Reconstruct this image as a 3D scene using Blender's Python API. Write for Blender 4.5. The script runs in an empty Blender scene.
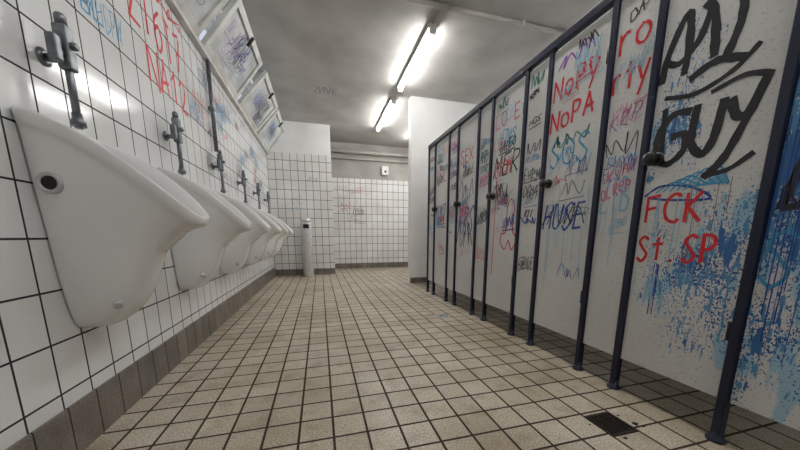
import bpy, math, random
from mathutils import Vector, Matrix
random.seed(11)
D=bpy.data; C=bpy.context
try:
    C.scene.view_settings.view_transform='Standard'
except Exception: pass

# ---------------- helpers ----------------
def link(o): C.scene.collection.objects.link(o); return o
def empty(name,loc):
    e=D.objects.new(name,None); e.location=loc; e.empty_display_size=.1; link(e); return e
def setpar(o,p):
    if p is not None:
        o.parent=p; o.matrix_parent_inverse=Matrix.Translation(-Vector(p.location))
def mesh(name,v,f,mat,parent=None,smooth=False):
    m=D.meshes.new(name); m.from_pydata([tuple(a) for a in v],[],f); m.update()
    if mat: m.materials.append(mat)
    if smooth:
        for p in m.polygons: p.use_smooth=True
    o=D.objects.new(name,m); link(o); setpar(o,parent); return o
def box(name,x0,x1,y0,y1,z0,z1,mat,parent=None,bev=0):
    v=[(x0,y0,z0),(x1,y0,z0),(x1,y1,z0),(x0,y1,z0),(x0,y0,z1),(x1,y0,z1),(x1,y1,z1),(x0,y1,z1)]
    f=[(0,3,2,1),(4,5,6,7),(0,1,5,4),(1,2,6,5),(2,3,7,6),(3,0,4,7)]
    o=mesh(name,v,f,mat,parent)
    if bev:
        b=o.modifiers.new('b','BEVEL'); b.width=bev; b.segments=2
    return o
def lathe(name,p0,axis,prof,mat,parent=None,n=24):
    a=Vector(axis).normalized(); t=Vector((0,0,1)) if abs(a.z)<.9 else Vector((1,0,0))
    u=a.cross(t).normalized(); w=a.cross(u)
    v=[];f=[]
    for (s,r) in prof:
        for i in range(n):
            an=2*math.pi*i/n
            v.append(Vector(p0)+a*s+(u*math.cos(an)+w*math.sin(an))*r)
    for k in range(len(prof)-1):
        for i in range(n):
            j=(i+1)%n
            f.append((k*n+i,k*n+j,(k+1)*n+j,(k+1)*n+i))
    f.append(tuple(range(n))[::-1]); f.append(tuple(range((len(prof)-1)*n,len(prof)*n)))
    o=mesh(name,v,f,mat,parent)
    for p in o.data.polygons:
        if len(p.vertices)==4: p.use_smooth=True
    return o
def rod(name,a,b,r,mat,parent=None,n=16):
    a=Vector(a);b=Vector(b)
    return lathe(name,a,b-a,[(0,r),((b-a).length,r)],mat,parent,n)

# ---------------- materials ----------------
def newmat(name):
    m=D.materials.new(name); m.use_nodes=True
    nt=m.node_tree; b=nt.nodes['Principled BSDF']; return m,nt,b
def plain(name,col,rough=.5,metal=0,noise=0.0,nscale=8):
    m,nt,b=newmat(name)
    b.inputs['Roughness'].default_value=rough; b.inputs['Metallic'].default_value=metal
    tc=nt.nodes.new('ShaderNodeTexCoord'); n=nt.nodes.new('ShaderNodeTexNoise'); n.inputs['Scale'].default_value=nscale
    n.inputs['Detail'].default_value=6
    nt.links.new(tc.outputs['Object'],n.inputs['Vector'])
    r=nt.nodes.new('ShaderNodeValToRGB'); nt.links.new(n.outputs['Fac'],r.inputs['Fac'])
    r.color_ramp.elements[0].position=.3; r.color_ramp.elements[1].position=.65
    r.color_ramp.elements[0].color=(*[c*(1-noise) for c in col],1); r.color_ramp.elements[1].color=(*col,1)
    nt.links.new(r.outputs[0],b.inputs['Base Color'])
    return m
def tile(name,axes,w,h,mortar,c1,c2,cm,rough,off=(0,0),dirt=None,speck=0,bump=.3,dirt2=None):
    m,nt,b=newmat(name); N=nt.nodes; L=nt.links
    tc=N.new('ShaderNodeTexCoord'); sp=N.new('ShaderNodeSeparateXYZ'); L.new(tc.outputs['Object'],sp.inputs[0])
    cb=N.new('ShaderNodeCombineXYZ')
    for k,a in enumerate(axes):
        ad=N.new('ShaderNodeMath'); ad.operation='ADD'; ad.inputs[1].default_value=off[k]
        L.new(sp.outputs[a],ad.inputs[0]); L.new(ad.outputs[0],cb.inputs[k])
    br=N.new('ShaderNodeTexBrick'); br.offset=0; br.squash=1
    L.new(cb.outputs[0],br.inputs['Vector'])
    br.inputs['Scale'].default_value=1; br.inputs['Brick Width'].default_value=w; br.inputs['Row Height'].default_value=h
    br.inputs['Mortar Size'].default_value=mortar; br.inputs['Mortar Smooth'].default_value=.15; br.inputs['Bias'].default_value=0
    br.inputs['Color1'].default_value=(*c1,1); br.inputs['Color2'].default_value=(*c2,1); br.inputs['Mortar'].default_value=(*cm,1)
    col=br.outputs['Color']
    def mul(col,sc,lo,hi,p0,p1,det=6):
        n=N.new('ShaderNodeTexNoise'); n.inputs['Scale'].default_value=sc; n.inputs['Detail'].default_value=det
        L.new(tc.outputs['Object'],n.inputs['Vector'])
        r=N.new('ShaderNodeValToRGB'); L.new(n.outputs['Fac'],r.inputs['Fac'])
        r.color_ramp.elements[0].position=p0; r.color_ramp.elements[1].position=p1
        r.color_ramp.elements[0].color=(*lo,1); r.color_ramp.elements[1].color=(*hi,1)
        mx=N.new('ShaderNodeMix'); mx.data_type='RGBA'; mx.blend_type='MULTIPLY'; mx.inputs[0].default_value=1
        L.new(col,mx.inputs[6]); L.new(r.outputs[0],mx.inputs[7]); return mx.outputs[2]
    if dirt: col=mul(col,dirt[0],dirt[1],(1,1,1),.32,.62)
    if dirt2: col=mul(col,dirt2[0],dirt2[1],(1,1,1),.34,.5,8)
    if speck: col=mul(col,130,(1-speck,)*3,(1,1,1),.36,.6,2)
    L.new(col,b.inputs['Base Color'])
    rr=N.new('ShaderNodeMapRange'); rr.inputs[3].default_value=rough; rr.inputs[4].default_value=.9
    L.new(br.outputs['Fac'],rr.inputs[0]); L.new(rr.outputs[0],b.inputs['Roughness'])
    inv=N.new('ShaderNodeMath'); inv.operation='SUBTRACT'; inv.inputs[0].default_value=1; L.new(br.outputs['Fac'],inv.inputs[1])
    bp=N.new('ShaderNodeBump'); bp.inputs['Strength'].default_value=bump; bp.inputs['Distance'].default_value=.004
    L.new(inv.outputs[0],bp.inputs['Height']); L.new(bp.outputs[0],b.inputs['Normal'])
    return m
W1=(.85,.86,.87); W2=(.80,.81,.82)
m_tileL=tile('white_tile_side',(1,2),.15,.2,.0042,W1,W2,(.025,.025,.03),.12,off=(10.05,.13),dirt=(2.5,(.92,.91,.89)))
m_tileB=tile('white_tile_back',(0,2),.15,.2,.0055,(.83,.83,.82),(.78,.78,.77),(.10,.095,.09),.18,off=(10,.13),dirt=(2,(.88,.86,.83)))
m_floor=tile('floor_tile',(0,1),.15,.15,.006,(.74,.665,.545),(.60,.53,.42),(.055,.034,.022),.36,off=(10.03,10.06),dirt=(1.7,(.74,.69,.62)),speck=.45,bump=.5,dirt2=(9,(.80,.77,.72)))
m_baseL=tile('base_tile_side',(1,2),.15,.4,.004,(.27,.235,.20),(.21,.185,.16),(.06,.05,.04),.4,off=(10.05,.01),dirt=(5,(.6,.6,.6)),speck=.3)
m_baseB=tile('base_tile_back',(0,2),.15,.4,.004,(.27,.235,.20),(.21,.185,.16),(.06,.05,.04),.4,off=(10,.01),dirt=(5,(.6,.6,.6)),speck=.3)
m_ceil=plain('ceiling_paint',(.54,.525,.50),.8,0,.25,2.2)
m_white=plain('white_paint',(.84,.84,.83),.6,0,.08,3)
m_grey=plain('grey_plaster',(.45,.43,.40),.8,0,.2,3)
m_cer=plain('ceramic',(.88,.88,.88),.08,0,.02,3)
m_navy=plain('navy_metal',(.004,.008,.032),.38,0,.2,10)
m_black=plain('black_plastic',(.012,.012,.014),.3,0,.2,10)
m_chrome=plain('worn_chrome',(.22,.24,.26),.38,.8,.4,30)
m_steel=plain('brushed_steel',(.7,.7,.7),.4,.5,.2,20)
m_frame=plain('window_frame_paint',(.66,.66,.63),.45,0,.3,6)
m_glass=plain('frosted_pane',(.66,.69,.70),.25,0,.35,5)
m_pipe=plain('pipe_paint',(.50,.48,.44),.5,0,.2,6)
m_rust=plain('rusty_iron',(.03,.018,.012),.7,.2,.5,40)
m_dark=plain('dark_wet_stain',(.012,.009,.007),.25,0,.3,30)
m_lamp,nt,b=newmat('tube_light')
b.inputs['Base Color'].default_value=(1,1,1,1); b.inputs['Emission Color'].default_value=(1,.985,.96,1); b.inputs['Emission Strength'].default_value=66
m_lampbody=plain('lamp_housing',(.8,.8,.78),.4)

def panelmat(name,spray,seed,col=(.68,.685,.67)):
    m,nt,b=newmat(name); N=nt.nodes; L=nt.links
    tc=N.new('ShaderNodeTexCoord')
    def noise(sc,det=5,vec=None):
        n=N.new('ShaderNodeTexNoise'); n.inputs['Scale'].default_value=sc; n.inputs['Detail'].default_value=det
        L.new(vec if vec else tc.outputs['Object'],n.inputs['Vector']); return n.outputs['Fac']
    def ramp(f,p0,p1,c0,c1):
        r=N.new('ShaderNodeValToRGB'); L.new(f,r.inputs['Fac']); e=r.color_ramp.elements
        e[0].position=p0;e[1].position=p1;e[0].color=(*c0,1);e[1].color=(*c1,1); return r.outputs[0]
    base=ramp(noise(1.8),.3,.65,[c*.88 for c in col],col)
    sp=ramp(noise(110,2),.30,.38,(.55,.55,.54),(1,1,1))
    mx=N.new('ShaderNodeMix'); mx.data_type='RGBA'; mx.blend_type='MULTIPLY'; mx.inputs[0].default_value=.8
    L.new(base,mx.inputs[6]); L.new(sp,mx.inputs[7]); out=mx.outputs[2]
    if spray is not None:
        mp=N.new('ShaderNodeMapping'); mp.inputs['Location'].default_value=(seed,seed*.7,0); mp.inputs['Scale'].default_value=(1,1,.25)
        L.new(tc.outputs['Object'],mp.inputs['Vector'])
        mp2=N.new('ShaderNodeMapping'); mp2.inputs['Location'].default_value=(seed,seed*.7,0); mp2.inputs['Scale'].default_value=(1,1,.75)
        L.new(tc.outputs['Object'],mp2.inputs['Vector'])
        for (sc,th,colr,o2,pos) in ((9,.62,(.33,.52,.64),0.02,mp),(85,.66,(.03,.15,.38),0,mp2),(140,.66,(.02,.06,.24),0,mp2),(60,.66,(.08,.26,.48),0,mp),(26,.70,(.03,.13,.36),0,mp)):
            f=noise(sc,3,pos.outputs[0]); msk=noise(2.4,3,mp2.outputs[0])
            a=N.new('ShaderNodeMath'); a.operation='ADD'; L.new(f,a.inputs[0])
            mm=N.new('ShaderNodeMath'); mm.operation='MULTIPLY_ADD'; L.new(msk,mm.inputs[0]); mm.inputs[1].default_value=.9; mm.inputs[2].default_value=-.45+spray-o2
            L.new(mm.outputs[0],a.inputs[1])
            r=ramp(a.outputs[0],th,th+.03,(0,0,0),(1,1,1))
            x=N.new('ShaderNodeMix'); x.data_type='RGBA'; L.new(r,x.inputs[0]); L.new(out,x.inputs[6]); x.inputs[7].default_value=(*colr,1); out=x.outputs[2]
    L.new(out,b.inputs['Base Color']); b.inputs['Roughness'].default_value=.3
    return m
m_p0=panelmat('cubicle_laminate',None,1)
m_p1=panelmat('cubicle_laminate_spatter',-.03,3.1)
m_p2=panelmat('cubicle_laminate_sprayed',.14,7.3)

INK={}
for n,c in dict(red=(.66,.012,.02),black=(.010,.010,.014),blue=(.010,.05,.30),lightblue=(.05,.32,.56),purple=(.22,.03,.38),
                pink=(.66,.13,.26),green=(.03,.22,.16),paleblue=(.28,.52,.68),brown=(.12,.04,.03),grey=(.16,.17,.19)).items():
    INK[n]=plain('ink_'+n,c,.4,0,.12,12)

# ---------------- room shell ----------------
XL=-1.0; XR=2.95; YF=-1.6; YB=8.1; ZC=3.25; XS=1.63; YP=6.95
box('floor',XL-.15,XR+.15,YF-.15,YB+.15,-.1,0,m_floor)
box('ceiling',XL-.15,XR+.15,YF-.15,YB+.15,ZC,ZC+.1,m_ceil)
wall_left=box('wall_left',XL-.15,XL,YF,YP,0,2.55,m_tileL)
box('wall_left_lintel',XL-.15,XL,YF,YP,3.18,ZC,m_white,wall_left)
box('wall_right',XR,XR+.15,YF,YB,0,ZC,m_tileL)
box('wall_front',XL-.15,XR+.15,YF-.15,YF,0,ZC,m_tileB)
wall_back=box('wall_back',-1.15,XR,YB,YB+.15,0,2.38,m_tileB)
box('upper_plaster',-1.15,XR,YB,YB+.15,2.38,ZC,m_grey,wall_back)
pil=box('wall_partition',XL-.15,.31,YP,YP+.25,0,2.62,m_tileB)
box('upper_paint',XL-.15,.31,YP,YP+.25,2.62,ZC,m_white,pil)
box('wall_return',1.62,XR,5.22,5.37,0,ZC,m_white)
box('wall_niche_left',XL-.15,XL,YP+.25,YB,0,ZC,m_tileL)
box('baseboard_left',XL,XL+.012,YF,YP,0,.21,m_baseL,None,.003)
box('baseboard_partition',XL+.012,.31,YP-.012,YP,0,.14,m_baseB)
box('baseboard_back',.0,XR,YB-.012,YB,0,.14,m_baseB)
box('baseboard_return',1.62,XR,5.208,5.22,0,.1,m_baseB)

# ---------------- graffiti engine ----------------
acc={}
def ribbon(parent,color,plane,pts,w):
    key=(parent.name,color); A=acc.setdefault(key,[parent,[],[],0])
    A[3]+=1; off=.0012+.00003*(A[3]%60)
    n=len(pts)
    if n<2: return
    vs=[]
    for i,(u,v) in enumerate(pts):
        a=pts[max(0,i-1)];b=pts[min(n-1,i+1)]
        dx,dy=b[0]-a[0],b[1]-a[1]; l=math.hypot(dx,dy) or 1
        nx,ny=-dy/l,dx/l; ww=w*.5*(.85+.3*random.random())
        vs.append(plane(u+nx*ww,v+ny*ww,off)); vs.append(plane(u-nx*ww,v-ny*ww,off))
    s=len(A[1]); A[1].extend(vs)
    for i in range(n-1): A[2].append((s+2*i,s+2*i+1,s+2*i+3,s+2*i+2))
def smooth(pts,k=5):
    if len(pts)<3: return pts
    P=[pts[0]]+list(pts)+[pts[-1]]; out=[]
    for i in range(1,len(P)-2):
        p0,p1,p2,p3=P[i-1],P[i],P[i+1],P[i+2]
        for j in range(k):
            t=j/k
            out.append(tuple(.5*((2*p1[c])+(-p0[c]+p2[c])*t+(2*p0[c]-5*p1[c]+4*p2[c]-p3[c])*t*t+(-p0[c]+3*p1[c]-3*p2[c]+p3[c])*t**3) for c in (0,1)))
    out.append(P[-2]); return out
def ell(cx,cy,rx,ry,a0=0,a1=360,n=12):
    return [(cx+rx*math.cos(math.radians(a0+(a1-a0)*i/n)),cy+ry*math.sin(math.radians(a0+(a1-a0)*i/n))) for i in range(n+1)]
F={
'N':[[(0,0),(.05,1)],[(.05,1),(.9,0)],[(.9,0),(1,1)]],'O':[ell(.5,.5,.5,.5,90,440)],'o':[ell(.5,.35,.42,.33,90,440)],
'P':[[(.1,0),(.1,1)],[(0,1),(.7,.95),(.85,.72),(.6,.5),(.1,.45)]],'R':[[(.1,0),(.1,1)],[(0,1),(.7,.95),(.8,.7),(.1,.48)],[(.2,.48),(.95,0)]],
'r':[[(.2,0),(.2,.7)],[(.2,.45),(.5,.7),(.85,.65)]],'e':[[(.1,.35),(.85,.38),(.7,.68),(.3,.68),(.1,.3),(.4,0),(.85,.1)]],
'y':[[(.05,.7),(.45,.15)],[(.95,.75),(.2,-.4)]],'t':[[(.5,1),(.5,0)],[(.05,.68),(.95,.7)]],
'F':[[(.1,0),(.1,1),],[(.1,1),(.95,1.02)],[(.1,.55),(.75,.57)]],'C':[ell(.6,.5,.55,.5,50,310)],'K':[[(.1,0),(.1,1)],[(.9,1),(.1,.45)],[(.25,.5),(.95,0)]],
'S':[[(.95,.88),(.55,1.02),(.12,.78),(.5,.52),(.88,.25),(.45,-.02),(.03,.15)]],'A':[[(0,0),(.5,1)],[(.5,1),(.95,0)],[(.1,.35),(.95,.42)]],
'I':[[(.5,0),(.5,1)],[(.2,1),(.8,1)]],'G':[ell(.55,.5,.5,.5,60,330)+[(.98,.45),(.5,.42)]],'U':[[(.05,1),(.1,.2),(.5,0),(.88,.2),(.95,1)]],
'Y':[[(0,1),(.45,.5)],[(1,1),(.3,-.15)]],'H':[[(.05,0),(.1,1)],[(.95,0),(.9,1)],[(.05,.5),(.95,.55)]],'E':[[(.9,1),(.1,.98)],[(.1,.98),(.1,0)],[(.1,0),(.9,.03)],[(.1,.5),(.75,.52)]],
'L':[[(.1,1),(.1,0)],[(.1,0),(.9,.02)]],'M':[[(0,0),(.1,1)],[(.1,1),(.5,.35)],[(.5,.35),(.9,1)],[(.9,1),(1,0)]],'W':[[(0,1),(.25,0)],[(.25,0),(.5,.7)],[(.5,.7),(.75,0)],[(.75,0),(1,1)]],
'Z':[[(0,1),(1,1)],[(1,1),(0,0)],[(0,0),(1,0)]],'B':[[(.1,0),(.1,1)],[(.1,1),(.8,.85),(.7,.6),(.15,.52),(.9,.35),(.75,.05),(.1,0)]],
'1':[[(.2,.75),(.6,1)],[(.6,1),(.55,0)]],'2':[[(.05,.75),(.4,1),(.85,.8),(.6,.4),(.05,.02)],[(.05,.02),(.95,.05)]],'3':[[(.1,.95),(.7,.95),(.75,.65),(.35,.52),(.85,.3),(.6,0),(.05,.08)]],
'6':[[(.8,1),(.2,.6),(.1,.2),(.5,0),(.9,.25),(.6,.5),(.15,.3)]],'7':[[(.05,1),(.95,1)],[(.95,1),(.4,0)],[(.3,.5),(.85,.52)]],
'.':[[(.35,.0),(.5,.09)]],'X':[[(0,0),(1,1)],[(0,1),(1,0)]],' ':[]}
def text(parent,color,plane,s,u,v,W,H,lw,slant=0,rise=0,jit=.03):
    n=len(s); cw=W/n
    for i,ch in enumerate(s):
        for st in F.get(ch,[]):
            pts=[]
            for (a,b) in st:
                a+=random.uniform(-jit,jit); b+=random.uniform(-jit,jit)
                pts.append((u+cw*(i+a*.8)+slant*b*H, v+b*H+rise*(i/n)))
            ribbon(parent,color,plane,smooth(pts),lw)
def scrib(parent,color,plane,u,v,W,H,lw,n=9):
    pts=[]
    for i in range(n):
        pts.append((u+W*(i/(n-1))+random.uniform(-.15,.15)*W, v+(H if i%2 else 0)*random.uniform(.55,1)+random.uniform(0,.2)*H))
    ribbon(parent,color,plane,smooth(pts,6),lw)
def drips(parent,color,plane,u,v,W,n,L,lw=.004):
    for i in range(n):
        uu=u+random.random()*W; l=L*random.uniform(.3,1)
        ribbon(parent,color,plane,[(uu,v),(uu+.001,v-l*.5),(uu,v-l)],lw*random.uniform(.6,1.3))
LET='NOPRKSAIGUHELMWZBX'
def randtag(parent,plane,u0,u1,v0,v1,color=None,size=None):
    color=color or random.choice(['black','black','black','blue','lightblue','red','purple','pink','grey','green','paleblue'])
    W=min(u1-u0, (size or random.uniform(.09,.24))); H=W*random.uniform(.3,.6)
    u=random.uniform(u0,max(u0,u1-W*1.05)); v=random.uniform(v0,v1-H)
    k=random.random(); lw=random.choice([.004,.005,.007,.010])
    if k<.6: text(parent,color,plane,''.join(random.choice(LET) for _ in range(random.randint(3,5))),u,v,W,H,lw,slant=random.uniform(-.1,.3),rise=random.uniform(-.04,.06),jit=.14)
    else: scrib(parent,color,plane,u,v,W*.9,H,lw,random.randint(6,12))
    if random.random()<.35: ribbon(parent,color,plane,[(u,v-.02),(u+W,v-.01)],lw)
planeR=lambda u,v,o: Vector((XS-o,-u,v))
planeL=lambda u,v,o: Vector((XL+o,u,v))
planeB=lambda u,v,o: Vector((u,YB-o,v))
planeP=lambda u,v,o: Vector((u,YP-o,v))

# ---------------- toilet cubicles ----------------
DW=.465; SW=.25; PITCH=DW+SW; Y0=.734; ZT=2.13; ZB=.19
def post(y,par):
    box('post',XS-.018,XS+.022,y-.016,y+.016,.03,2.15,m_navy,par,.004)
    lathe('post_foot',(XS+.002,y,0),(0,0,1),[(0,.034),(.012,.034),(.016,.022),(.05,.02)],m_navy,par,20)
cubs=[]
for i in range(-1,5):
    ya=Y0+PITCH*i; yb=ya+DW; yc=ya+PITCH
    e=empty('toilet_cubicle',(XS,ya+PITCH/2,0)); cubs.append(e)
    box('door_leaf',XS,XS+.025,ya+.018,yb-.018,ZB,ZT,m_p1 if i==0 else (m_p0 if i>0 else m_p2),e,.002)
    box('front_panel',XS,XS+.025,yb+.018,yc-.018,ZB,ZT,m_p2 if i<0 else m_p0,e,.002)
    post(ya,e); post(yb,e)
    if i==4: post(yc,e)
    box('top_rail',XS-.022,XS+.026,ya-.016,yc-.016+(.032 if i==4 else 0),2.15,2.20,m_navy,e,.004)
    ym=(yb+yc)/2
    box('side_partition',XS+.026,XR,ym-.012,ym+.012,ZB,ZT,m_p0,e)
    ky=yb-.062
    lathe('lock_rosette',(XS-.0008,ky,1.255),(-1,0,0),[(0,.032),(.008,.032),(.011,.024)],m_black,e)
    lathe('door_knob',(XS-.010,ky,1.255),(-1,0,0),[(0,.013),(.02,.013),(.028,.028),(.045,.033),(.057,.026),(.061,.006)],m_black,e)
    for hz in (.45,1.85):
        rod('hinge',(XS-.006,ya+.024,hz),(XS-.006,ya+.024,hz+.08),.007,m_navy,e,10)
P=planeR
c0=cubs[1]; c1=cubs[2]; cm=cubs[0]
def big(pts,w=.031): ribbon(c0,'black',P,smooth(pts,6),w)
# bold jagged throw-up, upper row
big([(-1.165,1.60),(-1.15,1.72),(-1.09,1.86),(-1.07,1.72),(-1.075,1.60)]); big([(-1.165,1.70),(-1.10,1.66),(-1.03,1.73),(-1.0,1.87)],.026)
big([(-1.03,1.86),(-.99,1.79),(-.97,1.62)]); big([(-1.0,1.88),(-.90,1.86),(-.86,1.89)],.028); big([(-.91,1.87),(-.90,1.72),(-.93,1.60)])
big([(-1.05,1.57),(-.96,1.60),(-.86,1.565)]); big([(-1.14,1.53),(-1.02,1.50),(-.90,1.535),(-.83,1.60)],.02)
# lower row
big([(-1.02,1.43),(-1.09,1.44),(-1.145,1.37),(-1.14,1.27),(-1.09,1.22),(-1.03,1.27),(-1.035,1.34),(-1.09,1.34)])
big([(-1.00,1.45),(-1.005,1.30),(-.96,1.235),(-.925,1.29),(-.91,1.44)]); big([(-1.13,1.48),(-1.12,1.25)],.024)
big([(-.89,1.43),(-.86,1.35),(-.82,1.36)]); big([(-.79,1.48),(-.83,1.34),(-.88,1.20),(-.94,1.13)]); big([(-.94,1.14),(-.86,1.15),(-.79,1.20)],.02)
big([(-.96,1.48),(-.86,1.50),(-.78,1.47)],.02)
text(c0,'red',P,'FCK',-1.155,.945,.25,.13,.014)
text(c0,'red',P,'St.SP',-1.17,.755,.335,.12,.014,rise=.01)
ribbon(c0,'blue',P,smooth([(-1.17,1.08),(-1.1,1.12),(-.98,1.10),(-.9,1.04),(-1.05,1.05),(-1.15,1.07)]),.010)
for q in range(6): ribbon(c0,'lightblue',P,smooth([(-1.12+.03*q,1.09),(-1.05+.03*q,1.13+.01*q),(-.95+.02*q,1.10),(-.86,1.15-.01*q)]),.007)
drips(c0,'paleblue',P,-1.13,1.06,.3,9,.45,.004); drips(c0,'blue',P,-1.08,.74,.04,4,.38,.004); drips(c0,'grey',P,-1.02,1.12,.2,4,.4,.003)
scrib(c0,'paleblue',P,-1.12,.5,.12,.25,.004,7)
text(c1,'red',P,'NoPy',-1.87,1.80,.36,.13,.015,rise=.03)
text(c1,'red',P,'NoPA',-1.88,1.60,.36,.13,.015,rise=.03)
text(c0,'red',P,'ro',-1.42,1.85,.19,.14,.014)
text(c0,'red',P,'rty',-1.43,1.66,.21,.13,.014)
scrib(c0,'black',P,-1.42,1.32,.17,.12,.006,9)
text(c0,'paleblue',P,'ZIB',-1.42,1.02,.18,.18,.012); drips(c0,'paleblue',P,-1.42,1.05,.18,5,.4)
text(c1,'blue',P,'HUSE',-1.88,.93,.36,.17,.014,slant=.15); scrib(c1,'black',P,-1.88,.95,.36,.16,.008,11)
text(c1,'lightblue',P,'SOS',-1.86,1.36,.34,.16,.012); drips(c1,'paleblue',P,-1.86,.95,.34,8,.5,.004)
scrib(c1,'green',P,-1.87,1.48,.3,.10,.008,13)
scrib(c1,'purple',P,-1.85,1.98,.3,.10,.01,9)
text(cm,'black',P,'EX',-.70,.98,.2,.22,.024,slant=.2); text(cm,'lightblue',P,'SO',-.71,.70,.2,.2,.012)
drips(cm,'blue',P,-.71,1.3,.21,20,.9,.003); drips(cm,'lightblue',P,-.71,1.9,.21,14,.9,.003)
c2=cubs[3];c3=cubs[4];c4=cubs[5]
ribbon(c2,'red',P,smooth([(-2.40,.90),(-2.33,.93),(-2.33,1.12),(-2.28,1.2),(-2.23,1.12),(-2.24,.93),(-2.18,.86),(-2.24,.76),(-2.29,.84),(-2.34,.76),(-2.41,.82),(-2.40,.90)]),.012)
ribbon(c2,'red',P,[(-2.52,1.4),(-2.53,.5)],.010)
text(c2,'black',P,'MER',-2.58,1.42,.38,.18,.013,slant=.2); scrib(c2,'black',P,-2.58,1.2,.25,.16,.01,9)
text(c3,'blue',P,'KRS',-3.3,.9,.36,.3,.018,slant=.2); scrib(c3,'black',P,-3.3,.75,.34,.3,.014,9); scrib(c3,'black',P,-3.3,1.3,.34,.2,.01,9)
text(c4,'blue',P,'NAZ',-4.0,1.0,.34,.3,.014)
text(c2,'pink',P,'LOVE',-2.58,1.85,.36,.12,.012); text(c3,'red',P,'SEX',-3.28,1.7,.3,.14,.012); text(c4,'red',P,'HEL',-4.0,1.6,.34,.16,.012)
for i,e in enumerate(cubs):
    ya=Y0+PITCH*(i-1)
    for k in range([0,0,14,16,18,18][i]): randtag(e,P,-(ya+DW-.03),-(ya+.03),.5 if k%5==0 else 1.0,2.1)
    for k in range([4,9,12,12,12,12][i]): randtag(e,P,-(ya+PITCH-.03),-(ya+DW+.03),.45 if k%3==0 else 1.0,2.1)
    if i>1: drips(e,'paleblue',P,-(ya+DW-.03),1.2,.4,5,.5)

# ---------------- urinals ----------------
rows=[(.025,.05,0,.485,.485),(.075,.09,0,.49,.49),(.105,.13,0,.52,.505),(.128,.185,0,.60,.555),(.145,.24,0,.72,.635),(.156,.272,0,.87,.73),
      (.168,.30,0,1.01,.81),(.180,.35,0,1.13,.87),(.187,.42,0,1.23,.905),(.189,.445,0,1.262,.915),(.199,.482,0,1.272,.922),(.203,.490,0,1.30,.944),(.203,.494,0,1.318,.962),
      (.195,.487,.012,1.325,.972),(.183,.468,.028,1.32,.966),(.172,.445,.04,1.30,.945),
      (.155,.39,.05,1.20,.88),(.13,.30,.06,1.02,.80),(.09,.22,.07,.86,.74),(.05,.17,.08,.80,.72),(.02,.13,.10,.79,.72)]
uv=[];uf=[]; NA=26; NB=8; NT=NA+NB
for (w,d,d0,zb,zf) in rows:
    for i in range(NA):
        a=math.pi*i/(NA-1); s=abs(math.sin(a))**.8; c=math.cos(a)
        dep=d0+(d-d0)*s; lat=-w*math.copysign(abs(c)**.62,c)
        t=(dep/d)
        uv.append((dep,lat,zb+(zf-zb)*(t**1.6)))
    for i in range(1,NB+1):
        t=i/(NB+1); uv.append((d0,w-2*w*t,zb+(zf-zb)*((d0/d)**1.6)))
for k in range(len(rows)-1):
    for i in range(NT):
        j=(i+1)%NT; uf.append((k*NT+i,k*NT+j,(k+1)*NT+j,(k+1)*NT+i))
uf.append(tuple(range(NT))[::-1]); uf.append(tuple(range((len(rows)-1)*NT,len(rows)*NT)))
for y in [1.57+.93*i for i in range(6)]:
    e=empty('wall_urinal',(XL,y,0))
    o=mesh('basin',[(a+XL+.001,b+y,c) for a,b,c in uv],uf,m_cer,e,True)
    s=o.modifiers.new('s','SUBSURF'); s.levels=1; s.render_levels=2
    lathe('fixing_ring',(XL+.065,y-.150,1.07),(0,-1,0),[(0,.038),(.032,.038),(.036,.035),(.036,.026),(.026,.024)],m_steel,e,24)
    lathe('fixing_cap',(XL+.065,y-.174,1.07),(0,-1,0),[(0,.0255),(.008,.023)],m_black,e,20)
    lathe('badge',(XL+.16,y-.098,.60),(.55,-1,-.4),[(0,.016),(.028,.015)],m_steel,e,16)
    px=XL+.075
    rod('flush_pipe',(px,y,1.31),(px,y,1.62),.013,m_chrome,e)
    lathe('pipe_collar',(px,y,1.318),(0,0,1),[(0,.024),(.02,.024),(.028,.017),(.05,.016)],m_chrome,e,20)
    box('valve_body',px-.022,px+.022,y-.022,y+.022,1.52,1.68,m_chrome,e,.008)
    lathe('valve_cap',(px,y,1.68),(0,0,1),[(0,.018),(.03,.018),(.04,.012)],m_chrome,e,16)
    rod('wall_stub',(XL,y,1.56),(px-.020,y,1.56),.014,m_chrome,e)
    lathe('wall_rosette',(XL+.0005,y,1.56),(1,0,0),[(0,.032),(.006,.032),(.012,.02)],m_chrome,e,20)
    box('stop_valve',px-.016,px+.016,y-.072,y-.040,1.53,1.62,m_chrome,e,.006)
    rod('stop_stub',(px,y-.042,1.57),(px,y-.020,1.57),.011,m_chrome,e)
    lathe('push_button',(px+.021,y,1.61),(1,0,0),[(0,.014),(.016,.014),(.02,.009)],m_chrome,e,16)

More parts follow.
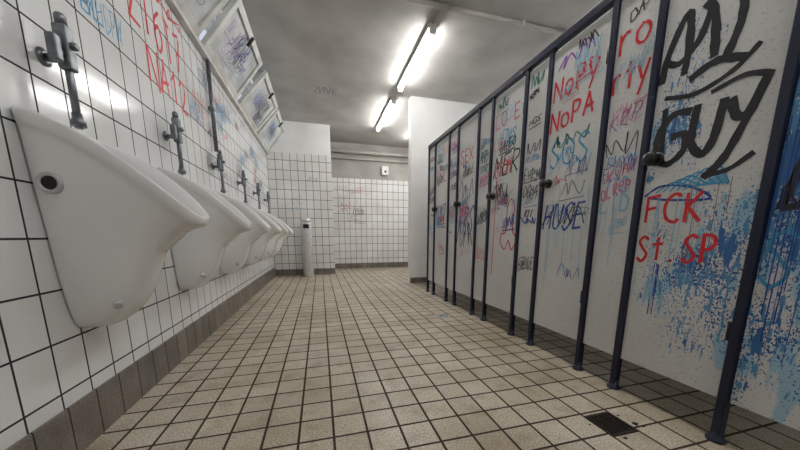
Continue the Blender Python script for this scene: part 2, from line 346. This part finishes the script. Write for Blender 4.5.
# ---------------- windows along left wall ----------------
WZ0=2.55; n=7; L=(YP-YF)/n
for i in range(n):
    ya=YF+L*i; yb=ya+L
    e=empty('window_%d'%(i+1),(XL,ya,WZ0))
    box('sill',XL-.12,XL+.05,ya,yb,WZ0,WZ0+.045,m_frame,e,.004)
    box('head',XL-.12,XL+.03,ya,yb,3.13,3.18,m_frame,e)
    box('jamb_a',XL-.12,XL+.03,ya,ya+.05,WZ0+.045,3.13,m_frame,e)
    box('jamb_b',XL-.12,XL+.03,yb-.05,yb,WZ0+.045,3.13,m_frame,e)
    ln=.57; ang=math.radians([38,38,36,40,37,41,39][i])
    o0=Vector((XL+.02,0,WZ0+.06)); up=Vector((math.sin(ang),0,math.cos(ang))); nr=Vector((math.cos(ang),0,-math.sin(ang)))
    def sb(name,u0,u1,v0,v1,t0,t1,mat):
        v=[]
        for t in (t0,t1):
            for (u,w) in ((u0,v0),(u1,v0),(u1,v1),(u0,v1)):
                v.append(o0+Vector((0,u,0))+up*w+nr*t)
        mesh(name,v,[(0,3,2,1),(4,5,6,7),(0,1,5,4),(1,2,6,5),(2,3,7,6),(3,0,4,7)],mat,e)
    a=ya+.065;b=yb-.065
    sb('sash_bottom',a,b,0,.06,0,.04,m_frame); sb('sash_top',a,b,ln-.06,ln,0,.04,m_frame)
    sb('sash_left',a,a+.06,.06,ln-.06,0,.04,m_frame); sb('sash_right',b-.06,b,.06,ln-.06,0,.04,m_frame)
    sb('pane',a+.06,b-.06,.06,ln-.06,.012,.02,m_glass)
    sb('handle',(a+b)/2-.012,(a+b)/2+.012,ln-.13,ln-.02,.04,.065,m_black)
    tip=o0+up*(ln-.03)
    for yy in (a+.01,b-.01): rod('stay_arm',(XL,yy,3.10),(tip.x,yy,tip.z),.008,m_chrome,e,8)
    pl=lambda u,v,o,o0=o0,up=up,nr=nr: o0+Vector((0,u,0))+up*v+nr*(.02+o)
    for k in range(9): randtag(e,pl,a+.07,b-.07,.08,ln-.08,random.choice(['blue','lightblue','black','grey','purple','black']),.34)
box('trim_1',XL,XL+.10,YF,YP,3.185,ZC,m_white)

# graffiti on left wall
text(wall_left,'red',planeL,'Z16I7',2.25,2.14,.70,.26,.020,rise=-.02,jit=.08); text(wall_left,'red',planeL,'NA12',2.40,1.84,.58,.24,.020,jit=.08)
scrib(wall_left,'red',planeL,2.35,2.44,.6,.07,.012,11)
for k in range(46): randtag(wall_left,planeL,3.0,6.8,1.5,2.5,random.choice(['blue','lightblue','paleblue','grey','black','red','black']),random.uniform(.15,.4))
for k in range(8): randtag(wall_left,planeL,1.3,2.3,1.8,2.5,random.choice(['paleblue','lightblue','grey']),.25)
for k in range(12): randtag(wall_back,planeB,.40,1.25,1.2,2.25,random.choice(['grey','grey','brown','grey','red']),.3)
for k in range(3): randtag(pil,planeP,-.7,.2,1.3,2.3,random.choice(['paleblue','grey']),.25)

# ---------------- ceiling lamps & pipes ----------------
for (x,a,b) in ((1.34,-.9,.55),(1.34,1.15,2.6),(1.34,3.5,4.95),(1.34,5.35,6.8),(2.3,6.0,7.45)):  # first is added fill, last is added out of sight to brighten the back
    e=empty('ceiling_tube_lamp',(x,(a+b)/2,ZC))
    box('housing',x-.05,x+.05,a,b,ZC-.045,ZC,m_lampbody,e,.006)
    rod('tube',(x,a+.04,ZC-.07),(x,b-.04,ZC-.07),.026,m_lamp,e,12)
    box('end_cap_a',x-.035,x+.035,a,a+.04,ZC-.1,ZC-.045,m_lampbody,e,.006)
    box('end_cap_b',x-.035,x+.035,b-.04,b,ZC-.1,ZC-.045,m_lampbody,e,.006)
e=empty('ceiling_conduit',(1,3.3,ZC))
rod('pipe_across',(XL+.1,3.22,ZC-.03),(XR,3.22,ZC-.03),.026,m_pipe,e)
rod('cable_duct',(1.34,3.24,ZC-.015),(1.34,3.5,ZC-.015),.012,m_pipe,e)
for x in (-.4,.5,1.4,2.3): box('clip',x-.012,x+.012,3.19,3.25,ZC-.06,ZC,m_pipe,e)
e=empty('heating_pipe',(1,YB-.1,3.0))
rod('pipe',(-1,YB-.10,3.02),(XR,YB-.10,3.02),.04,m_pipe,e)
rod('pipe_lower',(-1,YB-.06,2.86),(XR,YB-.06,2.86),.02,m_pipe,e)
e=empty('wall_downpipe',(XL,3.5,0))
rod('pipe',(XL+.03,3.5,1.72),(XL+.03,3.5,2.549),.018,m_chrome,e)
box('clip',XL,XL+.05,3.475,3.525,2.1,2.13,m_chrome,e)
e=empty('motion_sensor_box',(1.78,YB,2.6))
box('case',1.68,1.86,YB-.09,YB,2.50,2.72,m_white,e,.012); rod('lens',(1.77,YB-.10,2.58),(1.77,YB-.09,2.58),.03,m_black,e)
planeC=lambda u,v,o: Vector((u,v,ZC-o))
ce=D.objects['ceiling']
text(ce,'grey',planeC,'SNAR',.0,5.3,.4,.25,.012)

e=empty('waste_bin',(-.28,6.74,0))
lathe('body',(-.28,6.74,0),(0,0,1),[(0,.105),(.02,.11),(1.16,.11),(1.18,.105)],m_steel,e,32)
lathe('lid',(-.28,6.74,1.181),(0,0,1),[(0,.112),(.03,.112),(.07,.085),(.09,.03)],m_steel,e,32)
box('flap',-.34,-.22,6.622,6.634,1.04,1.13,m_black,e,.004)

# square rusty drain near cubicles
x,y=1.29,.94
e=empty('floor_drain',(x,y,0)); s=.076
box('recess',x-s+.008,x+s-.008,y-s+.008,y+s-.008,0.0005,.002,m_dark,e)
for (a0,a1,b0,b1) in ((x-s,x+s,y-s,y-s+.012),(x-s,x+s,y+s-.012,y+s),(x-s,x-s+.012,y-s+.012,y+s-.012),(x+s-.012,x+s,y-s+.012,y+s-.012)):
    box('rim',a0,a1,b0,b1,0.0005,.006,m_rust,e)
for k in range(6):
    xx=x-s+.026+k*.020
    box('bar',xx-.004,xx+.004,y-s+.012,y+s-.012,.0025,.005,m_rust,e)
def blot(cx,cy,r,zz):
    v=[(cx,cy,zz)]; nn=18
    for i in range(nn):
        a=2*math.pi*i/nn; q=r*random.uniform(.6,1.15); v.append((cx+q*math.cos(a),cy+q*math.sin(a)*.7,zz))
    mesh('stain',v,[(0,1+i,1+(i+1)%nn) for i in range(nn)],m_dark,e)
for (dx,dy,r) in ((.115,-.03,.018),(.13,-.055,.010),(-.03,-.095,.012),(.10,.04,.008),(-.10,.02,.007)): blot(x+dx,y+dy,r,.0012)
# round steel drain in the aisle
x,y=1.28,2.90
e=empty('floor_drain',(x,y,0))
lathe('rim',(x,y,0.0005),(0,0,1),[(0,.085),(.004,.085),(.006,.078)],m_steel,e,32)
lathe('sunk_ring',(x,y,0.0066),(0,0,1),[(0,.066),(.001,.066)],m_dark,e,32)
lathe('cover',(x,y,0.0078),(0,0,1),[(0,.058),(.002,.056)],m_steel,e,32)
for k in range(5): box('slot',x-.04,x+.04,y-.034+k*.016,y-.028+k*.016,.0099,.0105,m_dark,e)

for (pn,color),(par,v,f,_) in acc.items():
    o=mesh('graffiti_'+color,v,f,INK[color],None)
    if par.type=='EMPTY': setpar(o,par)
    else: o.parent=par

# ---------------- world and camera ----------------
w=D.worlds.new('world'); C.scene.world=w; w.use_nodes=True
bg=w.node_tree.nodes['Background']; bg.inputs[0].default_value=(.75,.83,.95,1); bg.inputs[1].default_value=.8
cam=D.cameras.new('camera'); co=D.objects.new('camera',cam); link(co)
co.location=(0,0,.88); co.rotation_euler=(math.radians(90-9.89),0,math.radians(-15.2))
cam.sensor_width=36; cam.lens=13.05; cam.shift_y=.077; cam.clip_start=.02
C.scene.camera=co
